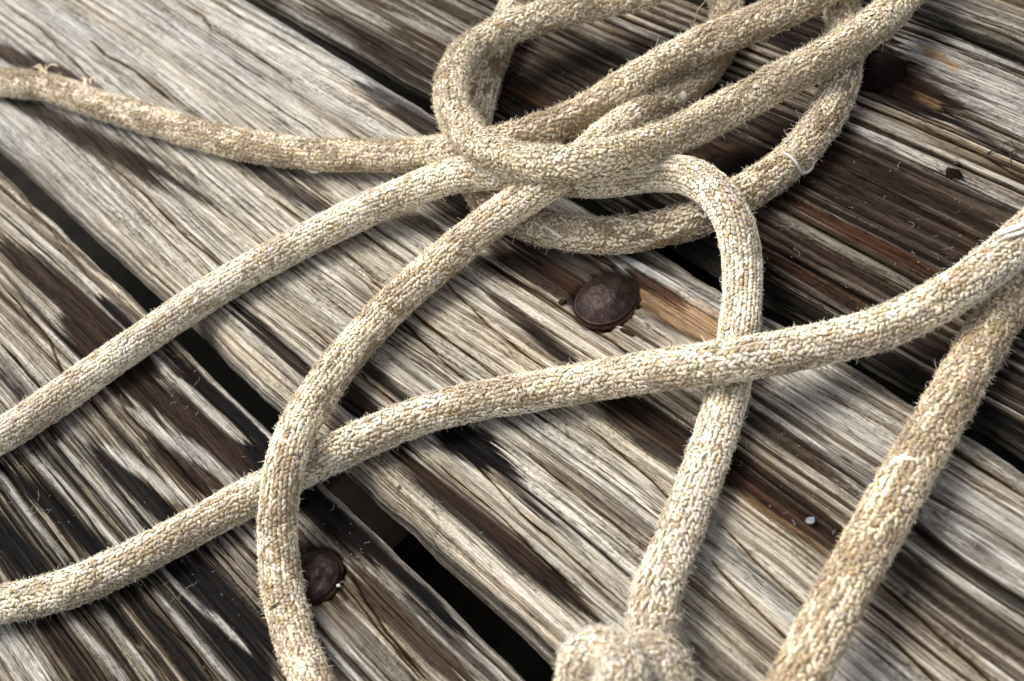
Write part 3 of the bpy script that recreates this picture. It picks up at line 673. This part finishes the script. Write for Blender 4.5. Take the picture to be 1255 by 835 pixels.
ropes['R6'] = rope('braided_rope', [(-60, 752, 1), (0, 741, 1), (60, 729, 1), (120, 707, 1), (190, 672, 1), (260, 634, 1), (325, 599, 1), (385, 568, 1), (450, 536, 1), (520, 508, 1), (590, 491, 1.0), (660, 479, 1.05), (730, 467, 1.3), (800, 455, 2.1), (860, 447, 2.8), (900, 441, 3.0), (950, 433, 2.8), (1010, 421, 2.4), (1075, 404, 2.3), (1135, 378, 2.7), (1190, 344, 3.1), (1240, 305, 3.2), (1290, 262, 3.2)],
    4, [.25, .35, .3, .3, .35, .4, .35, .3, .4, .4, .35], .5, 'long rope stretching diagonally from the lower left edge to the right edge', stains=((.62, .02, .5), (.93, .05, .3)), tint=(1.05, 1.03, .98))
ropes['R5'] = rope('braided_rope', [(408, 900, 1), (382, 835, 1), (360, 780, 1), (346, 720, 1.1), (340, 660, 1.8), (343, 605, 2.8), (352, 560, 3.0), (368, 520, 2.5), (394, 478, 1.8), (430, 430, 1.3), (480, 376, 1.1), (530, 330, 1.3), (585, 284, 2.0), (635, 248, 3.4), (675, 221, 4.6), (712, 196, 4.4), (755, 160, 2.4), (800, 130, 1.4), (843, 106, 1), (875, 70, 1), (890, 30, 1), (886, -10, 1), (870, -60, 1)],
    5, [.35, .3, .25, .3, .3, .25, .3, .45, .6, .6, .5], .6, 'rope rising from the bottom edge, crossing over the long diagonal one', stains=((.08, .02, .7), (.12, .01, .5), (.5, .05, .45), (.42, .03, .3)), tint=(1.04, 1.0, .93))
ropes['R2'] = rope('braided_rope', [(860, -60, 4.0), (800, -14, 3.6), (735, 3, 3.2), (670, 20, 3.1), (612, 40, 3.2), (570, 68, 3.4), (553, 105, 3.8), (560, 146, 4.6), (590, 180, 5.2), (640, 199, 5.4), (700, 202, 5.7), (760, 191, 5.0), (830, 165, 3.6), (895, 133, 2.9), (960, 98, 2.9), (1020, 66, 3.1), (1070, 33, 2.9), (1108, -5, 2.6), (1130, -60, 2.4)],
    6, [.8, .85, .8, .7, .7, .75, .7, .75, .8, .85], .55, 'fuzzy rope lying on top of the coil as its uppermost loop', stains=((.8, .05, .6), (.45, .02, .2)), tint=(.98, .95, .86))
ropes['R7'] = rope('braided_rope', [(935, 920, 3.9), (965, 862, 3.5, 1.06), (1000, 790, 3.1, 1.06), (1040, 712, 2.5, 1.05), (1085, 630, 2.0, 1.05), (1125, 560, 1.5, 1.04), (1165, 490, 1.1, 1.04), (1205, 420, 1.0, 1.02), (1242, 365, 1.0), (1285, 305, 1.0), (1320, 250, 1)],
    7, [.45, .45, .5, .6, .75, .7, .6], .6, 'thick rope slanting from the bottom edge up to the right edge', stains=((.72, .06, .65), (.3, .008, .8), (.62, .03, .3)), tint=(1.0, .92, .80))

# the knot tied in the end of the pale rope
knot = rope('knot', [(800, 752, 1.9), (799, 795, 1.3), (790, 845, 1.0), (812, 885, 1.6), (822, 845, 2.6), (803, 806, 3.3), (775, 812, 3.4), (758, 850, 2.7), (728, 872, 2.6), (709, 838, 3.2), (722, 802, 3.8), (752, 800, 4.3), (764, 838, 4.9), (738, 872, 4.8), (700, 900, 4.2), (670, 950, 3.6)],
    8, 1.3, .3, parent=ropes['R4'], tint=(1.04, 1.03, 1.02), rscale=.96, lump=.50, rough=1.0)
knot['label'] = 'lumpy fuzzy knot tied in the end of the pale rope'

# check how the ropes clear each other
ks = list(PATHS)
for i in range(len(ks)):
    for j in range(i + 1, len(ks)):
        a, b = PATHS[ks[i]], PATHS[ks[j]]
        d = np.linalg.norm(a[0][::8, None] - b[0][None, ::8], axis=2)
        if d.min() < 1.9 * RC: print('TOUCH', ks[i], ks[j], round(d.min() / RC, 2))

# ------------------------------------------------------------------ loose threads standing out of the ropes
def surf(px, py, key, lift=.0019):
    C, RF = PATHS['braided_rope' + key[1:]] if False else PATHS[key]
    r = M @ np.array([px - CX, py - CY, FPX]); r /= np.linalg.norm(r)
    v = C - EYE; t = v @ r; d = np.linalg.norm(v - t[:, None] * r, axis=1)
    i = d.argmin()
    tt = t[i] - math.sqrt(max(RF[i] ** 2 - d[i] ** 2, 0)) - lift
    return EYE + r * tt

def thread(key, pxs, w, parent, col=(.84, .81, .72), name='loose_thread', flat=.55):
    P = [list(surf(x, y, key)) + [1.0] for x, y in pxs]
    S, C4 = spline(P, 12); C = C4[:, :3][::2]; w *= 1.35
    T, U, B = frames(C)
    n = len(C); na = 8
    ph = np.linspace(0, 2 * math.pi, na, endpoint=False)
    tp = np.clip(np.minimum(np.arange(n), n - 1 - np.arange(n)) / 3.0 + .35, 0, 1)[:, None, None]
    v = C[:, None] + (B[:, None] * np.cos(ph)[None, :, None] * w + U[:, None] * np.sin(ph)[None, :, None] * w * flat) * tp
    ii = np.arange(n - 1)[:, None] * na; jj = np.arange(na)[None]; j2 = (jj + 1) % na
    f = np.stack([(ii + jj).ravel(), (ii + j2).ravel(), (ii + na + j2).ravel(), (ii + na + jj).ravel()], 1)
    vv = v.reshape(-1, 3)
    return mesh_obj(name, vv, f, ROPE, parent, np.tile(np.array(col), (len(vv), 1)))

K = {'R3': 'braided_rope1', 'R1': 'braided_rope2', 'R4': 'braided_rope3', 'R6': 'braided_rope4', 'R5': 'braided_rope5', 'R2': 'braided_rope6', 'R7': 'braided_rope7'}
thread(K['R4'], [(594, 220), (599, 226), (606, 227), (604, 219), (609, 214), (613, 219), (611, 227), (605, 230)], .00045, ropes['R4'])
thread(K['R3'], [(960, 187), (968, 191), (975, 197), (979, 206), (985, 213), (993, 210), (998, 202), (996, 198)], .0005, ropes['R3'])
thread(K['R3'], [(851, 266), (856, 260), (862, 262), (859, 267), (864, 269), (868, 264), (862, 259)], .00045, ropes['R3'])
thread(K['R3'], [(666, 276), (674, 282), (682, 286), (690, 293)], .00045, ropes['R3'])
thread(K['R5'], [(837, 111), (838, 119), (839, 127)], .0011, ropes['R5'], (.78, .75, .66))
thread(K['R5'], [(745, 166), (753, 163), (762, 158), (769, 158)], .0007, ropes['R5'])
thread(K['R6'], [(1224, 288), (1232, 283), (1241, 280), (1251, 278), (1262, 268)], .0008, ropes['R6'], (.78, .75, .68))
thread(K['R6'], [(1228, 292), (1240, 288), (1252, 286), (1262, 279)], .0006, ropes['R6'], (.72, .69, .6))
thread(K['R7'], [(1090, 572), (1095, 564), (1104, 561), (1115, 562), (1124, 564)], .0006, ropes['R7'], (.80, .78, .70))
thread(K['R7'], [(1080, 598), (1083, 590), (1088, 584)], .0003, ropes['R7'])
rt = np.random.RandomState(5)
for (tx, ty) in ((52, 84), (106, 97)):             # frayed tufts on the far rope
    for _ in range(9):
        x0, y0_ = tx + rt.normal(0, 5), ty + rt.normal(3, 2); dx = rt.normal(0, 6); hh = rt.uniform(3, 10)
        thread(K['R1'], [(x0, y0_ + 3), (x0 + dx * .3, y0_ - hh * .6), (x0 + dx * .8, y0_ - hh), (x0 + dx * 1.2, y0_ - hh * .5)], .00028, ropes['R1'], (.72, .62, .44))
thread(K['R1'], [(377, 208), (385, 211), (393, 210)], .0008, ropes['R1'], (.8, .77, .7))
thread(K['R6'], [(236, 366), (243, 362)], .001, ropes['R6']) if False else thread(K['R4'], [(238, 372), (243, 364)], .0011, ropes['R4'], (.82, .79, .7))
thread(K['R2'], [(640, 222), (642, 227), (641, 232)], .0009, ropes['R2'], (.45, .37, .22))
thread(K['R5'], [(331, 746), (338, 741), (345, 736)], .0004, ropes['R5'], (.06, .045, .03), name='dark_fibre')

# ------------------------------------------------------------------ debris lying on the planks
def chip(name, px, py, lx, ly, hz_, ang, mat, label, cat, seed, z=.0012):
    import bmesh
    rs = np.random.RandomState(seed)
    bm = bmesh.new(); bmesh.ops.create_icosphere(bm, subdivisions=3, radius=1)
    nz = Noise(seed + 300)
    for v in bm.verts:
        k = 1 + .7 * (float(nz.fbm(v.co.x * 2.2 + 20, v.co.y * 2.2 + v.co.z * 1.5 + 20, 3)) - .5)
        x, y, zz = v.co * k
        zz = math.copysign(abs(zz) ** .6, zz)
        x, y = x * lx, y * ly
        v.co = Vector((x * math.cos(ang) - y * math.sin(ang), x * math.sin(ang) + y * math.cos(ang), zz * hz_))
    for f in bm.faces: f.smooth = rs.rand() > .4
    me = bpy.data.meshes.new(name); bm.to_mesh(me); bm.free(); me.materials.append(mat)
    o = bpy.data.objects.new(name, me); COL.objects.link(o); p = at(px, py, z); o.location = p
    return tag(o, label, cat)
def flake():
    p = at(1163, 221, 0); q = at(1176, 219, 0)
    a = np.array(p); b = np.array(q); up = np.array([0, 0, 1.0]); e = (b - a)
    th = np.array([.0008, .0003, 0])
    pr = [a - .1 * e, a + e * 1.25, a + e * .9 + up * .0018, a + e * .75 + up * .005, a + e * .15 + up * .0062, a - .02 * e + up * .0055]
    v = [x + th for x in pr] + [x - th for x in pr]; n = len(pr)
    import bmesh
    bm = bmesh.new(); vs = [bm.verts.new(x - a) for x in v]
    bm.faces.new(vs[:n]); bm.faces.new(vs[n:][::-1])
    for i in range(n): bm.faces.new([vs[(i + 1) % n], vs[i], vs[n + i], vs[n + (i + 1) % n]])
    bmesh.ops.triangulate(bm, faces=bm.faces); bmesh.ops.recalc_face_normals(bm, faces=bm.faces)
    me = bpy.data.meshes.new('bark_flake'); bm.to_mesh(me); bm.free(); me.materials.append(BARK)
    o = bpy.data.objects.new('bark_flake', me); COL.objects.link(o); o.location = a
    tag(o, 'small dark upright flake of bark standing on the dark plank at the right', 'bark flake')
flake()
chip('dirt_crumb', 1173, 200, .0011, .0008, .0006, .3, BARK, 'tiny dark crumb lying just above the upright bark flake', 'crumb', 5)
chip('lint_ball', 993, 638, .0015, .0012, .0003, .5, plain_material('blue_white_fluff', (.20, .215, .24), 900, .8), 'small bluish white bit of fluff on the brown stain between two ropes', 'lint', 6)
chip('rust_flake', 690, 370, .0016, .0011, .0008, .9, CHIP, 'brown crumb of rust and wood at the left side of the visible bolt head', 'rust flake', 7)
chip('wood_splinter', 768, 407, .0034, .0007, .0005, .15, CHIP, 'dark splinter of wood just below the visible bolt head', 'splinter', 8)
chip('wood_splinter', 735, 316, .0085, .0012, .0008, .05, CHIP, 'long thin splinter lifting above the visible bolt head, below the rope', 'splinter', 9)
chip('wood_crumb', 487, 595, .0010, .0007, .0006, .5, plain_material('pale_crumb', (.5, .42, .28), 500), 'tiny pale crumb on the rounded edge of the middle plank', 'crumb', 10)
chip('white_speck', 415, 718, .0007, .0006, .0006, .5, WHITE, 'tiny white speck beside the half hidden bolt', 'speck', 12)

# short white fibres shed by the rope all over the planks
def lint():
    rs = np.random.RandomState(77); V_ = []; F_ = []; k = 0
    zones = [(1150, 300, 90, 60, 60), (1040, 240, 60, 30, 14), (960, 300, 60, 25, 22), (970, 620, 70, 40, 26), (980, 690, 60, 40, 26), (900, 560, 50, 40, 16), (240, 640, 120, 80, 60), (80, 640, 80, 60, 50), (270, 740, 120, 60, 60),
             (430, 640, 60, 40, 40), (560, 620, 60, 50, 20), (640, 100, 40, 50, 16), (700, 130, 50, 40, 14), (1060, 410, 60, 50, 24), (160, 450, 100, 40, 24), (500, 100, 60, 50, 12), (1000, 540, 60, 30, 20), (1190, 620, 60, 80, 14), (230, 500, 60, 60, 26)]
    for (zx, zy, sx, sy, n) in zones:
        for _ in range(int(n * .65)):
            p = at(zx + rs.normal(0, sx * .6), zy + rs.normal(0, sy * .6), .0007)
            if p[1] > .0375 and p[1] < .0490 or p[1] > .181 and p[1] < .197: continue
            a = rs.rand() * 6.28; ln = rs.gamma(2.0, .0007); w = rs.uniform(.00003, .00008)
            pts = [p]
            for q in range(5):
                a += rs.normal(0, .9); pts.append(pts[-1] + np.array([math.cos(a), math.sin(a), rs.normal(0, .15)]) * ln / 4)
            for i_, q in enumerate(pts):
                ww = w * (1 if 0 < i_ < 5 else .5)
                V_ += [q + (ww, 0, 0), q + (-ww * .5, ww * .87, 0), q + (-ww * .5, -ww * .87, 0), q + (0, 0, ww)]
            for i_ in range(5):
                for j in range(4): F_.append((k + i_ * 4 + j, k + i_ * 4 + (j + 1) % 4, k + i_ * 4 + 4 + (j + 1) % 4, k + i_ * 4 + 4 + j))
            k += 24
    o = mesh_obj('lint', np.array(V_), np.array(F_), WHITE)
    tag(o, 'scattered short white fibres shed on the dark wood', 'lint', kind='stuff')
lint()

# dead twiglet on the right plank
def tube(name, P, w, mat, parent=None):
    P = np.array(P); T, U, B = frames(P); n = len(P); na = 6; ph = np.linspace(0, 2 * math.pi, na, endpoint=False)
    tp = np.linspace(1, .4, n)[:, None, None]
    v = P[:, None] + (B[:, None] * np.cos(ph)[None, :, None] + U[:, None] * np.sin(ph)[None, :, None]) * w * tp
    ii = np.arange(n - 1)[:, None] * na; jj = np.arange(na)[None]; j2 = (jj + 1) % na
    f = np.stack([(ii + jj).ravel(), (ii + j2).ravel(), (ii + na + j2).ravel(), (ii + na + jj).ravel()], 1)
    return mesh_obj(name, v.reshape(-1, 3), f, mat, parent)
tw = tube('dead_sprig', [at(1210, 188, .001), at(1218, 184, .002), at(1229, 182, .002), at(1230, 176, .003), at(1238, 174, .003), at(1242, 170, .003)], .00032, BARK)
tag(tw, 'tiny dry branching sprig on the pale wood near the right edge', 'sprig')
for P in ([at(1229, 182, .002), at(1238, 187, .002), at(1239, 196, .001), at(1239, 203, .001)], [at(1238, 174, .003), at(1246, 180, .002), at(1245, 188, .001)], [at(1238, 187, .002), at(1246, 184, .002), at(1254, 189, .001)]):
    tube('twig', P, .0003, BARK, tw)

# two long stray fibres at the top of the coil
h = tube('stray_hair', [at(849, 50, .008), at(850, 30, .016), at(855, 12, .022), at(866, 0, .024), at(880, -14, .022)], .00022, plain_material('pale_fibre', (.45, .38, .26), 500), ropes['R5'])
